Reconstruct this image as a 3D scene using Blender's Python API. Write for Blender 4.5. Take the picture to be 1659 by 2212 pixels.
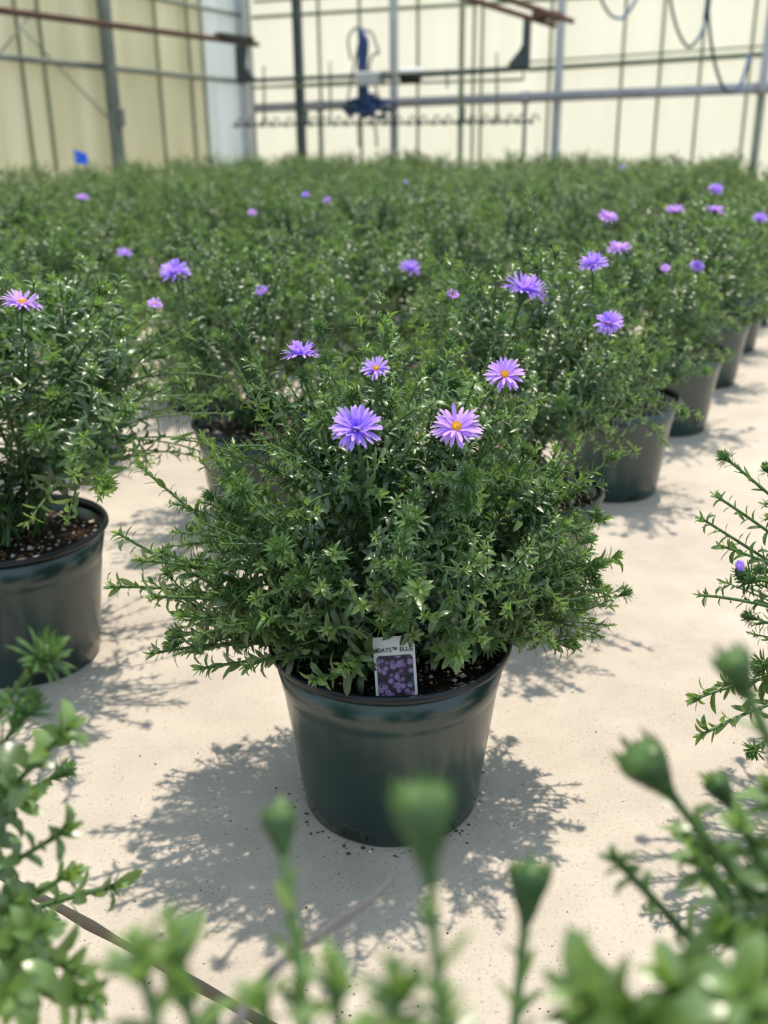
import bpy, bmesh, math, random
import numpy as np
from mathutils import Vector, Matrix

# ------------------------------------------------------------------ clear
for o in list(bpy.data.objects):
    bpy.data.objects.remove(o, do_unlink=True)
scene = bpy.context.scene
C = scene.collection

# ------------------------------------------------------------------ camera
W_PX, H_PX, F_PX = 1659.0, 2212.0, 2150.0
CAM_H, PITCH, ROLL = 0.82, math.radians(20.9), 0.011
FWD = Vector((0, math.cos(PITCH), -math.sin(PITCH)))
UP0 = Vector((0, math.sin(PITCH), math.cos(PITCH)))
RT0 = Vector((1, 0, 0))
RT = RT0 * math.cos(ROLL) - UP0 * math.sin(ROLL)
UP = UP0 * math.cos(ROLL) + RT0 * math.sin(ROLL)
CAM = Vector((0, 0, CAM_H))
cd = bpy.data.cameras.new('camera')
cam = bpy.data.objects.new('camera', cd)
C.objects.link(cam)
m = Matrix.Identity(4)
for i in range(3):
    m[i][0], m[i][1], m[i][2], m[i][3] = RT[i], UP[i], -FWD[i], CAM[i]
cam.matrix_world = m
cd.sensor_fit = 'VERTICAL'
cd.sensor_height = 36.0
cd.sensor_width = 27.0
cd.lens = F_PX / H_PX * 36.0
cd.clip_start = 0.02
cd.dof.use_dof = True
cd.dof.focus_distance = 1.08
cd.dof.aperture_fstop = 4.4
scene.camera = cam

# ------------------------------------------------------------------ sky, sun, exposure
w = bpy.data.worlds.new('hazy_sky')
scene.world = w
w.use_nodes = True
bg = w.node_tree.nodes['Background']
bg.inputs['Color'].default_value = (0.68, 0.85, 1.0, 1)
bg.inputs['Strength'].default_value = 1.14
sd = bpy.data.lights.new('sun', 'SUN')
sd.energy = 5.3
sd.color = (1.0, 0.90, 0.75)
sd.angle = math.radians(0.9)
sun = bpy.data.objects.new('sun', sd)
C.objects.link(sun)
SUN_DIR = Vector((-0.17, -0.20, -1.0)).normalized()
sun.rotation_euler = SUN_DIR.to_track_quat('-Z', 'Y').to_euler()
sun.location = (1.5, 1.8, 9)
vs = scene.view_settings
vs.view_transform = 'Standard'
vs.look = 'None'
vs.gamma = 1.0
vs.use_curve_mapping = False
vs.exposure = 0.0


# ------------------------------------------------------------------ pixel helpers
def ray(px, py):
    u = (px - W_PX / 2) / F_PX
    v = (py - H_PX / 2) / F_PX
    return FWD + RT * u - UP * v          # unit depth along the lens axis


def at_y(px, py, Y):
    d = ray(px, py)
    return CAM + d * (Y / d.y)


def at_z(px, py, z):
    d = ray(px, py)
    return CAM + d * ((z - CAM_H) / d.z)


def at_depth(px, py, dep):
    return CAM + ray(px, py) * dep


def at_plane(px, py, p0, n):
    d = ray(px, py)
    return CAM + d * ((p0 - CAM).dot(n) / d.dot(n))


# ------------------------------------------------------------------ mesh helpers
def mesh_np(name, verts, tris, mat=None, tone=None, smooth=True):
    me = bpy.data.meshes.new(name)
    verts = np.asarray(verts, dtype=np.float32)
    tris = np.asarray(tris, dtype=np.int32)
    me.vertices.add(len(verts))
    me.vertices.foreach_set('co', verts.ravel())
    nt = len(tris)
    me.loops.add(nt * 3)
    me.loops.foreach_set('vertex_index', tris.ravel())
    me.polygons.add(nt)
    me.polygons.foreach_set('loop_start', np.arange(0, nt * 3, 3, dtype=np.int32))
    if smooth:
        me.polygons.foreach_set('use_smooth', np.ones(nt, dtype=bool))
    if tone is not None:
        at = me.attributes.new('tone', 'FLOAT', 'POINT')
        at.data.foreach_set('value', np.asarray(tone, dtype=np.float32))
    me.update(calc_edges=True)
    me.validate()
    if mat:
        me.materials.append(mat)
    return me


def bm_mesh(name, bm, mat=None, smooth=False):
    bmesh.ops.recalc_face_normals(bm, faces=bm.faces)
    me = bpy.data.meshes.new(name)
    bm.to_mesh(me)
    bm.free()
    if smooth:
        for p in me.polygons:
            p.use_smooth = True
    if mat:
        me.materials.append(mat)
    return me


def link(name, me, parent=None, mat4=None):
    o = bpy.data.objects.new(name, me)
    C.objects.link(o)
    if parent is not None:
        o.parent = parent
    if mat4 is not None:
        o.matrix_basis = mat4
    return o


def tag(o, label=None, cat=None, group=None, kind=None):
    if label:
        o['label'] = label
    if cat:
        o['category'] = cat
    if group:
        o['group'] = group
    if kind:
        o['kind'] = kind
    return o


def empty(name, loc, rz=0):
    o = bpy.data.objects.new(name, None)
    o.empty_display_size = 0.05
    C.objects.link(o)
    o.location = loc
    o.rotation_euler = (0, 0, rz)
    return o


def tube_np(pts, r0, r1, n=6, closed_end=True):
    """verts, tris of a tapering tube along a polyline"""
    P = np.array([tuple(p) for p in pts], dtype=float)
    T = np.gradient(P, axis=0)
    T /= np.linalg.norm(T, axis=1)[:, None] + 1e-12
    ref = np.array([0.31, 0.22, 0.92])
    if abs(T[0] @ ref) > 0.9:
        ref = np.array([1.0, 0.1, 0.0])
    N = np.cross(T, ref)
    N /= np.linalg.norm(N, axis=1)[:, None] + 1e-12
    B = np.cross(T, N)
    k = len(P)
    R = np.linspace(r0, r1, k)
    a = np.linspace(0, 2 * math.pi, n, endpoint=False)
    V = (P[:, None, :] + R[:, None, None] * (np.cos(a)[None, :, None] * N[:, None, :] + np.sin(a)[None, :, None] * B[:, None, :])).reshape(-1, 3)
    F = []
    for i in range(k - 1):
        for j in range(n):
            p, q = i * n + j, i * n + (j + 1) % n
            F.append((p, q, q + n))
            F.append((p, q + n, p + n))
    if closed_end:
        b = len(V)
        V = np.vstack([V, P[0], P[-1]])
        for j in range(n):
            F.append((b, (j + 1) % n, j))
            F.append((b + 1, (k - 1) * n + j, (k - 1) * n + (j + 1) % n))
    return V, np.array(F)


def join_np(parts):
    Vs, Fs, off = [], [], 0
    for V, F in parts:
        Vs.append(V)
        Fs.append(np.asarray(F) + off)
        off += len(V)
    return np.vstack(Vs), np.vstack(Fs)


def tube_obj(name, pts, r, mat, parent=None, n=8, r1=None):
    V, F = tube_np(pts, r, r if r1 is None else r1, n)
    return link(name, mesh_np(name, V, F, mat), parent)


def catmull(pts, sub=8):
    P = [np.array(tuple(p), float) for p in pts]
    P = [2 * P[0] - P[1]] + P + [2 * P[-1] - P[-2]]
    out = []
    for i in range(1, len(P) - 2):
        for k in range(sub):
            t = k / sub
            out.append(0.5 * (2 * P[i] + (P[i + 1] - P[i - 1]) * t + (2 * P[i - 1] - 5 * P[i] + 4 * P[i + 1] - P[i + 2]) * t * t
                              + (-P[i - 1] + 3 * P[i] - 3 * P[i + 1] + P[i + 2]) * t ** 3))
    out.append(P[-2])
    return out


def box_bm(bm, c, ax, ay, az, sx, sy, sz, bev=0.0):
    c, ax, ay, az = Vector(c), Vector(ax), Vector(ay), Vector(az)
    vs_ = []
    for z in (-1, 1):
        for y in (-1, 1):
            for x in (-1, 1):
                vs_.append(bm.verts.new(c + ax * x * sx / 2 + ay * y * sy / 2 + az * z * sz / 2))
    fs = []
    for f in ((0, 1, 3, 2), (4, 6, 7, 5), (0, 4, 5, 1), (2, 3, 7, 6), (0, 2, 6, 4), (1, 5, 7, 3)):
        fs.append(bm.faces.new([vs_[i] for i in f]))
    if bev:
        es = list({e for f in fs for e in f.edges})
        bmesh.ops.bevel(bm, geom=es, offset=bev, segments=1, affect='EDGES')


def box_obj(name, c, ax, ay, az, sx, sy, sz, mat, parent=None, bev=0.0):
    bm = bmesh.new()
    box_bm(bm, c, ax, ay, az, sx, sy, sz, bev)
    return link(name, bm_mesh(name, bm, mat), parent)


def lathe_np(profile, n=64, zfun=None):
    prof = np.array(profile)
    k = len(prof)
    a = np.linspace(0, 2 * math.pi, n, endpoint=False)
    V = np.zeros((n, k, 3))
    V[:, :, 0] = np.cos(a)[:, None] * prof[None, :, 0]
    V[:, :, 1] = np.sin(a)[:, None] * prof[None, :, 0]
    V[:, :, 2] = prof[None, :, 1]
    if zfun:
        for i in range(n):
            for j in range(k):
                V[i, j, 2] = zfun(a[i], prof[j, 0], prof[j, 1])
    V = V.reshape(-1, 3)
    F = []
    for i in range(n):
        i2 = (i + 1) % n
        for j in range(k - 1):
            p, q, r_, s = i * k + j, i2 * k + j, i2 * k + j + 1, i * k + j + 1
            F.append((p, q, r_))
            F.append((p, r_, s))
    return V, np.array(F)


# ------------------------------------------------------------------ materials
def lin(r, g, b):
    f = lambda c: ((c / 255 + 0.055) / 1.055) ** 2.4 if c > 10 else c / 255 / 12.92
    return (f(r), f(g), f(b), 1.0)


class Mat:
    def __init__(self, name, color=(0.5, 0.5, 0.5, 1), rough=0.5, spec=0.5, metal=0.0):
        self.m = bpy.data.materials.new(name)
        self.m.use_nodes = True
        self.nt = self.m.node_tree
        self.n = self.nt.nodes
        self.bsdf = self.n['Principled BSDF']
        self.out = self.n['Material Output']
        self.bsdf.inputs['Base Color'].default_value = color
        self.bsdf.inputs['Roughness'].default_value = rough
        self.bsdf.inputs['Specular IOR Level'].default_value = spec
        self.bsdf.inputs['Metallic'].default_value = metal

    def new(self, t, **kw):
        nd = self.n.new(t)
        for k, v in kw.items():
            setattr(nd, k, v)
        return nd

    def l(self, a, b):
        self.nt.links.new(a, b)

    def noise(self, scale, detail=4, rough=0.55, coord='Object'):
        tc = self.new('ShaderNodeTexCoord')
        no = self.new('ShaderNodeTexNoise')
        no.inputs['Scale'].default_value = scale
        no.inputs['Detail'].default_value = detail
        no.inputs['Roughness'].default_value = rough
        self.l(tc.outputs[coord], no.inputs['Vector'])
        return no

    def ramp(self, src, stops):
        r = self.new('ShaderNodeValToRGB')
        e = r.color_ramp.elements
        while len(e) < len(stops):
            e.new(0.5)
        for i, (p, c) in enumerate(stops):
            e[i].position = p
            e[i].color = c
        self.l(src, r.inputs['Fac'])
        return r

    def mix(self, fac, a, b, blend='MIX'):
        x = self.new('ShaderNodeMix', data_type='RGBA', blend_type=blend)
        for sock, v in ((x.inputs[0], fac), (x.inputs[6], a), (x.inputs[7], b)):
            if isinstance(v, (tuple, float, int)):
                sock.default_value = v
            else:
                self.l(v, sock)
        return x.outputs[2]

    def bump(self, src, strength=0.3, dist=0.01):
        b = self.new('ShaderNodeBump')
        b.inputs['Strength'].default_value = strength
        b.inputs['Distance'].default_value = dist
        self.l(src, b.inputs['Height'])
        self.l(b.outputs['Normal'], self.bsdf.inputs['Normal'])


def leafy(name, dark, mid, young, rough=0.42, trans=0.3, tcol=None, spec=0.5):
    M = Mat(name, mid, rough, spec)
    at = M.new('ShaderNodeAttribute', attribute_name='tone')
    geo = M.new('ShaderNodeNewGeometry')
    oi = M.new('ShaderNodeObjectInfo')
    add = M.new('ShaderNodeMath', operation='ADD')
    M.l(geo.outputs['Random Per Island'], add.inputs[0])
    M.l(oi.outputs['Random'], add.inputs[1])
    fr = M.new('ShaderNodeMath', operation='FRACT')
    M.l(add.outputs[0], fr.inputs[0])
    base = M.mix(fr.outputs[0], dark, mid)
    col = M.mix(at.outputs['Fac'], base, young)
    M.l(col, M.bsdf.inputs['Base Color'])
    tr = M.new('ShaderNodeBsdfTranslucent')
    if tcol is None:
        tcol = (1.0, 1.0, 0.5, 1)
    tc = M.mix(1.0, col, tcol, 'MULTIPLY')
    sc = M.mix(1.0, tc, (1.9, 1.9, 1.9, 1), 'MULTIPLY')
    M.l(sc, tr.inputs['Color'])
    mx = M.new('ShaderNodeMixShader')
    mx.inputs[0].default_value = trans
    M.l(M.bsdf.outputs[0], mx.inputs[1])
    M.l(tr.outputs[0], mx.inputs[2])
    M.l(mx.outputs[0], M.out.inputs['Surface'])
    return M.m


MT = {}
MT['leaf'] = leafy('aster_leaf', lin(24, 50, 33), lin(74, 106, 62), lin(122, 150, 86), rough=0.34, trans=0.36, spec=1.1)
MT['stem'] = Mat('aster_stem', lin(70, 100, 52), 0.5).m
MT['bud'] = leafy('aster_bud', lin(40, 72, 40), lin(58, 94, 50), lin(94, 124, 66), rough=0.45, trans=0.2)
MT['dry'] = Mat('dry_stem', lin(84, 82, 86), 0.7).m
MT['petal'] = leafy('aster_petal', lin(146, 116, 210), lin(176, 144, 230), lin(214, 184, 240), rough=0.55, trans=0.3, tcol=(0.8, 0.68, 1.0, 1), spec=0.3)
MT['petal_pink'] = leafy('aster_petal_pink', lin(175, 135, 220), lin(196, 158, 230), lin(215, 178, 235), rough=0.55, trans=0.3, tcol=(0.8, 0.65, 1.0, 1), spec=0.3)
MT['disc'] = Mat('flower_disc', lin(226, 176, 52), 0.6).m

M = Mat('pot_green_plastic', lin(18, 54, 50), 0.24, 0.8)
no = M.noise(9, 5)
M.l(M.ramp(no.outputs['Fac'], [(0.3, lin(12, 40, 40)), (0.75, lin(26, 60, 54))]).outputs[0], M.bsdf.inputs['Base Color'])
n2 = M.noise(30, 6, 0.7)
M.l(M.ramp(n2.outputs['Fac'], [(0.3, (0.18,) * 3 + (1,)), (0.8, (0.34,) * 3 + (1,))]).outputs[0], M.bsdf.inputs['Roughness'])
M.bump(n2.outputs['Fac'], 0.05, 0.004)
MT['pot'] = M.m
MT['rim'] = Mat('pot_rim_dark', lin(18, 23, 30), 0.36, 0.45).m

M = Mat('potting_soil', lin(38, 30, 24), 0.95, 0.2)
no = M.noise(120, 6, 0.7)
M.l(M.ramp(no.outputs['Fac'], [(0.35, lin(18, 14, 12)), (0.55, lin(48, 38, 30)), (0.75, lin(84, 68, 52))]).outputs[0], M.bsdf.inputs['Base Color'])
M.bump(no.outputs['Fac'], 0.9, 0.01)
MT['soil'] = M.m
M = Mat('soil_grit', lin(170, 150, 130), 0.9, 0.2)
geo = M.new('ShaderNodeNewGeometry')
M.l(M.ramp(geo.outputs['Random Per Island'], [(0.0, lin(52, 40, 30)), (0.55, lin(96, 74, 54)), (0.7, lin(176, 158, 136)), (1.0, lin(216, 206, 192))]).outputs[0], M.bsdf.inputs['Base Color'])
MT['grit'] = M.m
M = Mat('floor_crumbs', lin(90, 80, 70), 0.9, 0.2)
geo = M.new('ShaderNodeNewGeometry')
M.l(M.ramp(geo.outputs['Random Per Island'], [(0.0, lin(48, 42, 36)), (0.7, lin(92, 82, 70)), (0.8, lin(200, 190, 176)), (1.0, lin(224, 216, 204))]).outputs[0], M.bsdf.inputs['Base Color'])
MT['crumb'] = M.m

# concrete
M = Mat('concrete', lin(205, 196, 184), 0.85, 0.25)
a_ = M.noise(1.3, 6, 0.6)
b_ = M.noise(9, 6, 0.65)
c_ = M.noise(220, 3, 0.6)
ca = M.ramp(a_.outputs['Fac'], [(0.3, lin(171, 161, 151)), (0.7, lin(194, 185, 174))]).outputs[0]
cb = M.ramp(b_.outputs['Fac'], [(0.3, (0.86, 0.85, 0.84, 1)), (0.65, (1.04, 1.03, 1.02, 1))]).outputs[0]
cc = M.ramp(c_.outputs['Fac'], [(0.28, (0.55, 0.54, 0.52, 1)), (0.40, (0.97, 0.97, 0.97, 1)), (0.7, (1.03, 1.03, 1.03, 1))]).outputs[0]
x = M.mix(1.0, ca, cb, 'MULTIPLY')
x = M.mix(1.0, x, cc, 'MULTIPLY')
# small rust blotches
d_ = M.noise(4.2, 3, 0.5)
st = M.ramp(d_.outputs['Fac'], [(0.70, (0, 0, 0, 1)), (0.78, (0.6, 0.6, 0.6, 1))]).outputs[0]
x = M.mix(st, x, lin(206, 168, 132))
M.l(x, M.bsdf.inputs['Base Color'])
M.bump(c_.outputs['Fac'], 0.25, 0.002)
MT['concrete'] = M.m
MT['joint'] = Mat('joint_filler', lin(52, 56, 60), 0.95, 0.2).m

# translucent greenhouse cladding
def cladding(name, col, trans, streak=0.12):
    M = Mat(name, col, 0.6, 0.2)
    tc = M.new('ShaderNodeTexCoord')
    mp = M.new('ShaderNodeMapping')
    mp.inputs['Scale'].default_value = (5.0, 5.0, 0.5)
    M.l(tc.outputs['Object'], mp.inputs['Vector'])
    no = M.new('ShaderNodeTexNoise')
    no.inputs['Scale'].default_value = 1.0
    no.inputs['Detail'].default_value = 4
    M.l(mp.outputs[0], no.inputs['Vector'])
    r = M.ramp(no.outputs['Fac'], [(0.3, (1 - streak, 1 - streak, 1 - 1.5 * streak, 1)), (0.7, (1, 1, 1, 1))]).outputs[0]
    c = M.mix(1.0, col, r, 'MULTIPLY')
    M.l(c, M.bsdf.inputs['Base Color'])
    tr = M.new('ShaderNodeBsdfTranslucent')
    M.l(c, tr.inputs['Color'])
    mx = M.new('ShaderNodeMixShader')
    mx.inputs[0].default_value = trans
    M.l(M.bsdf.outputs[0], mx.inputs[1])
    M.l(tr.outputs[0], mx.inputs[2])
    M.l(mx.outputs[0], M.out.inputs['Surface'])
    return M.m


MT['clad_back'] = cladding('cladding_cream', (0.985, 0.965, 0.885, 1), 0.80, 0.04)
MT['clad_left'] = cladding('cladding_yellowed', (0.90, 0.86, 0.69, 1), 0.55, 0.12)
MT['clad_white'] = cladding('cladding_clear_white', (0.93, 0.95, 0.95, 1), 0.6, 0.12)


def metal(name, c1, c2, rough=0.5, met=0.3):
    M = Mat(name, c1, rough, 0.5, met)
    no = M.noise(6, 6, 0.7)
    M.l(M.ramp(no.outputs['Fac'], [(0.35, c1), (0.7, c2)]).outputs[0], M.bsdf.inputs['Base Color'])
    return M.m


MT['steel'] = metal('galvanised_steel', lin(98, 106, 104), lin(132, 138, 134))
MT['steel_pale'] = metal('pale_galvanised_steel', lin(172, 174, 178), lin(196, 198, 200), 0.45, 0.1)
MT['steel_dark'] = metal('dark_painted_steel', lin(50, 62, 66), lin(76, 88, 92), 0.5, 0.1)
MT['green_steel'] = metal('green_grey_steel', lin(112, 122, 98), lin(146, 152, 124), 0.6, 0.1)
MT['rust'] = metal('rusty_pipe', lin(66, 44, 36), lin(98, 64, 50), 0.8, 0.1)
MT['pvc'] = metal('grey_pvc', lin(150, 148, 156), lin(172, 170, 176), 0.4, 0.0)
MT['hose_blue'] = Mat('blue_hose', lin(36, 66, 116), 0.4).m
MT['hose_lightblue'] = Mat('faded_blue_hose', lin(96, 130, 170), 0.45).m
MT['hose_dark'] = Mat('black_green_hose', lin(46, 62, 58), 0.5).m
MT['black'] = Mat('black_plastic', lin(24, 26, 26), 0.5).m
MT['white'] = Mat('white_plastic', lin(240, 241, 243), 0.45).m
MT['flag'] = Mat('blue_flag', lin(64, 136, 255), 0.5).m

# ------------------------------------------------------------------ floor
j0, j1 = at_z(90, 1940, 0), at_z(540, 2192, 0)
jd = (j1 - j0).normalized()
jn = Vector((-jd.y, jd.x, 0))
if jn.y < 0:
    jn = -jn
rng = random.Random(3)
floor = box_obj('floor', (0, 8, -0.06), (1, 0, 0), (0, 1, 0), (0, 0, 1), 44, 44, 0.06, MT['joint'])
tag(floor, kind='structure')


def slab(sign):
    edge = []
    n = 700
    for k in range(n + 1):
        s = -14 + 28 * k / n
        e = j0 + jd * s + jn * sign * (0.0042 + 0.0034 * rng.random())
        edge.append(e)
    far = [edge[-1] + jn * sign * 26, edge[0] + jn * sign * 26]
    bm = bmesh.new()
    top = [bm.verts.new((p.x, p.y, 0)) for p in edge + far]
    bot = [bm.verts.new((p.x, p.y, -0.032)) for p in edge + far]
    bm.faces.new(top)
    k = len(top)
    for i in range(k):
        bm.faces.new((top[i], top[(i + 1) % k], bot[(i + 1) % k], bot[i]))
    return link('slab', bm_mesh('slab', bm, MT['concrete']), floor)


slab(1)
slab(-1)

# ------------------------------------------------------------------ greenhouse walls
AZ = math.radians(25)
D1 = Vector((math.sin(AZ), math.cos(AZ), 0))        # along the rows and the left wall
D2 = Vector((math.cos(AZ), -math.sin(AZ), 0))       # along the back wall, to the right
CORNER = Vector((-1.62, 13.0, 0))
ZV = Vector((0, 0, 1))
WALL_H = 3.6
n_left, n_back = D2, -D1                              # pointing into the house


def on_left(px, py=322, off=0.0):
    return at_plane(px, py, CORNER + n_left * off, n_left)


def on_back(px, py=322, off=0.0):
    return at_plane(px, py, CORNER + n_back * off, n_back)


def flat(p):
    return Vector((p.x, p.y, 0))


def build_wall(name, us, dirv, nrm, mats, mull_r):
    """us: positions along dirv from CORNER of the upright bars"""
    a, b = min(us), max(us)
    mid = CORNER + dirv * (a + b) / 2
    sill = box_obj(name, mid + ZV * 0.12 - nrm * 0.03, dirv, nrm, ZV, b - a, 0.07, 0.24, MT['steel_pale'])
    tag(sill, kind='structure')
    us = sorted(us)
    for i in range(len(us) - 1):
        u0, u1 = us[i], us[i + 1]
        c = CORNER + dirv * (u0 + u1) / 2 + ZV * (0.24 + (WALL_H - 0.24) / 2)
        mt = mats(u0, u1)
        box_obj('panel', c - nrm * 0.02, dirv, nrm, ZV, u1 - u0 - 0.012, 0.012, WALL_H - 0.24, mt, sill)
    for u in us:
        r = mull_r(u)
        c = CORNER + dirv * u + ZV * (WALL_H / 2) + nrm * r
        box_obj('mullion', c, dirv, nrm, ZV, r * 2, r * 2, WALL_H, MT['green_steel'], sill)
    return sill


left_px = [68, 115, 247, 355, 422, 450]
ul = [(flat(on_left(p)) - CORNER).dot(-D1) for p in left_px]
ul = [0.0] + ul
uw = [u for u in ul]
k = max(ul)
while k < 13:
    k += 0.95
    uw.append(k)
u_white = (flat(on_left(450)) - CORNER).dot(-D1)
wl = build_wall('wall_left', uw, -D1, n_left,
                lambda a, b: MT['clad_white'] if b <= u_white + 0.01 else MT['clad_left'],
                lambda u: 0.013)
back_px = [697, 782, 903, 1020, 1037, 1180, 1332, 1412, 1497, 1600]
ub = [0.0, 0.12] + [(flat(on_back(p)) - CORNER).dot(D2) for p in back_px]
k = max(ub)
while k < 13:
    k += 0.8
    ub.append(k)
wb = build_wall('wall_back', ub, D2, n_back, lambda a, b: MT['clad_back'], lambda u: 0.012)


def girt(pxa, pxb, fn, off, r, mat, parent, ext=0.0):
    a, b = fn(*pxa, off), fn(*pxb, off)
    d = (b - a).normalized()
    return tube_obj('girt', [a - d * ext * 0, b + d * ext], r, mat, parent)


girt((535, 178), (0, 122), on_left, 0.06, 0.028, MT['steel'], wl, 4)
girt((540, 38), (350, 0), on_left, 0.06, 0.022, MT['steel'], wl, 4)
girt((233, 255), (45, 60), on_left, 0.05, 0.008, MT['steel'], wl)
girt((0, 115), (75, 20), on_left, 0.05, 0.008, MT['steel'], wl)
girt((545, 38), (1000, 10), on_back, 0.06, 0.02, MT['green_steel'], wb, 4)
girt((548, 4), (800, -14), on_back, 0.06, 0.016, MT['green_steel'], wb, 4)
girt((1140, 150), (1659, 117), on_back, 0.06, 0.026, MT['green_steel'], wb, 4)
girt((550, 190), (1140, 150), on_back, 0.06, 0.014, MT['green_steel'], wb)
girt((1140, 134), (1659, 99), on_back, 0.06, 0.010, MT['green_steel'], wb, 4)

# corner strip
cs = box_obj('trim_1', CORNER + ZV * WALL_H / 2 + (n_left + n_back) * 0.06, D2, D1, ZV, 0.12, 0.12, WALL_H, MT['steel_pale'])
tag(cs, kind='structure')


def column(px, fn, off, wdt, mat, label, foot=True, clip=None):
    p = flat(fn(px, 322, off))
    root = empty('column', p)
    tag(root, label, 'column')
    bm = bmesh.new()
    box_bm(bm, (0, 0, WALL_H / 2), D2, D1, ZV, wdt, wdt, WALL_H, 0.006)
    link('shaft', bm_mesh('shaft', bm, mat), root)
    bm = bmesh.new()
    box_bm(bm, (0, 0, 0.01), D2, D1, ZV, wdt * 2.2, wdt * 2.2, 0.02)
    link('base_plate', bm_mesh('base_plate', bm, mat), root)
    if foot:
        bm = bmesh.new()
        box_bm(bm, D2 * wdt * 0.75 + ZV * 0.98, D2, D1, ZV, wdt * 0.7, wdt * 0.6, 0.17, 0.01)
        link('junction_box', bm_mesh('junction_box', bm, MT['steel']), root)
    return root


column(254, on_left, 0.12, 0.10, MT['steel'], 'grey steel column against the yellowed left wall')
column(652, on_back, 0.7, 0.085, MT['steel_dark'], 'dark blue grey steel column standing left of the hanging blue hoses')
column(852, on_back, 0.12, 0.078, MT['steel_pale'], 'pale galvanised column right of the hanging blue hoses', False)
column(994, on_back, 0.5, 0.045, MT['green_steel'], 'slim green grey post between the two pale columns of the back wall')
column(1199, on_back, 0.12, 0.078, MT['steel_pale'], 'pale galvanised column just right of the spray boom bracket', False)
column(1632, on_back, 0.12, 0.078, MT['steel_pale'], 'pale galvanised column behind the lowest hanging hose loop', False)

# grey drain pipe along the back wall
pa, pb = on_back(552, 234, 0.28), on_back(1659, 190, 0.28)
pd = (pb - pa).normalized()
pipe = empty('drain_pipe', flat(pa))
tag(pipe, 'long grey horizontal pipe running along the cream back wall', 'pipe')
loc = lambda p, o: Vector(p) - o.location
tube_obj('pipe_run', [pa - pipe.location, pb + pd * 4 - pipe.location], 0.05, MT['pvc'], pipe, 12)
for t in (0.15, 0.58, 0.99):
    c = pa.lerp(pb, t)
    tube_obj('support_leg', [Vector((c.x, c.y, 0)) - pipe.location, c - pipe.location], 0.022, MT['green_steel'], pipe, 8)
    tube_obj('pipe_collar', [c - pd * 0.05 - pipe.location, c + pd * 0.05 - pipe.location], 0.06, MT['pvc'], pipe, 12)

# ---- overhead boom rails along the rows
BOFF = 1.25
rail_end = on_back(556, 96, BOFF - 0.4)
rl = empty('boom_rail', rail_end)
tag(rl, 'rusty pipe rail running overhead beside the yellowed left wall', 'rail')
tube_obj('pipe', [Vector((0, 0, 0)), -D1 * 9.5], 0.028, MT['rust'], rl, 10)
box_obj('end_clamp', -D1 * 0.45 + ZV * 0.03, D2, D1, ZV, 0.11, 0.62, 0.07, MT['black'], rl, 0.01)
r_end = on_back(1236, 46, BOFF - 0.4)
rr = empty('boom_rail', r_end)
tag(rr, 'pair of rusty overhead pipe rails above the boom bracket at the cream wall', 'rail')
tube_obj('pipe', [Vector((0, 0, 0)), -D1 * 8], 0.026, MT['rust'], rr, 10)
tube_obj('pipe', [-D2 * 0.17 - ZV * 0.03, -D2 * 0.17 - ZV * 0.03 - D1 * 8], 0.024, MT['rust'], rr, 10)
box_obj('end_clamp', -D1 * 0.55 - D2 * 0.08 + ZV * 0.01, D2, D1, ZV, 0.2, 0.34, 0.05, MT['rust'], rr, 0.01)
for k in range(3):
    tube_obj('tie_rod', [-D2 * 0.2 - D1 * (0.3 + k * 0.25) - ZV * 0.03, -D1 * (0.25 + k * 0.25)], 0.012, MT['rust'], rr, 6)

# ---- irrigation boom
O = on_back(850, 165, BOFF)
boom = empty('irrigation_boom', O)
tag(boom, 'hanging irrigation boom with nozzles and dark triangular end brackets', 'irrigation boom')


def bp(px, py, off=BOFF):
    return on_back(px, py, off) - O


def poly_plate(name, pxs, th, mat, parent):
    bm = bmesh.new()
    f = [bm.verts.new(bp(*p) + n_back * th / 2) for p in pxs]
    g = [bm.verts.new(bp(*p) - n_back * th / 2) for p in pxs]
    bm.faces.new(f)
    bm.faces.new(g[::-1])
    k = len(f)
    for i in range(k):
        bm.faces.new((f[i], g[i], g[(i + 1) % k], f[(i + 1) % k]))
    return link(name, bm_mesh(name, bm, mat), parent)


poly_plate('bracket', [(510, 98), (533, 98), (528, 140), (556, 176), (514, 180)], 0.05, MT['steel_dark'], boom)
poly_plate('bracket', [(1133, 28), (1147, 34), (1143, 150), (1096, 142), (1124, 108), (1130, 95)], 0.05, MT['steel_dark'], boom)
tube_obj('top_bar', [bp(530, 175), bp(1140, 147)], 0.022, MT['steel_dark'], boom)
tube_obj('lower_bar', [bp(545, 189), bp(1130, 172)], 0.014, MT['green_steel'], boom)
tube_obj('end_rod', [bp(1130, 172), bp(1131, 148)], 0.010, MT['green_steel'], boom)
for (x, y0, y1) in ((570, 142, 268), (713, 132, 268), (965, 148, 190), (1073, 113, 268)):
    tube_obj('drop_rod', [bp(x, y0), bp(x + 1, y1)], 0.012, MT['green_steel'], boom)
box_obj('gearbox', bp(800, 170), D2, D1, ZV, 0.26, 0.2, 0.13, MT['steel_pale'], boom, 0.015)
box_obj('control_box', bp(838, 163), D2, D1, ZV, 0.10, 0.18, 0.08, MT['steel'], boom, 0.015)
mo = tube_obj('motor', [bp(868, 166), bp(906, 164)], 0.062, MT['black'], boom, 14)
box_obj('motor_cover', bp(888, 153), D2, D1, ZV, 0.2, 0.14, 0.05, MT['white'], boom, 0.015)
tube_obj('motor_bar', [bp(838, 163), bp(866, 160)], 0.022, MT['steel_pale'], boom)
spray = tube_obj('spray_line', [bp(503, 271), bp(1152, 263)], 0.012, MT['steel_dark'], boom)
k = 0
x = 512
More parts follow.
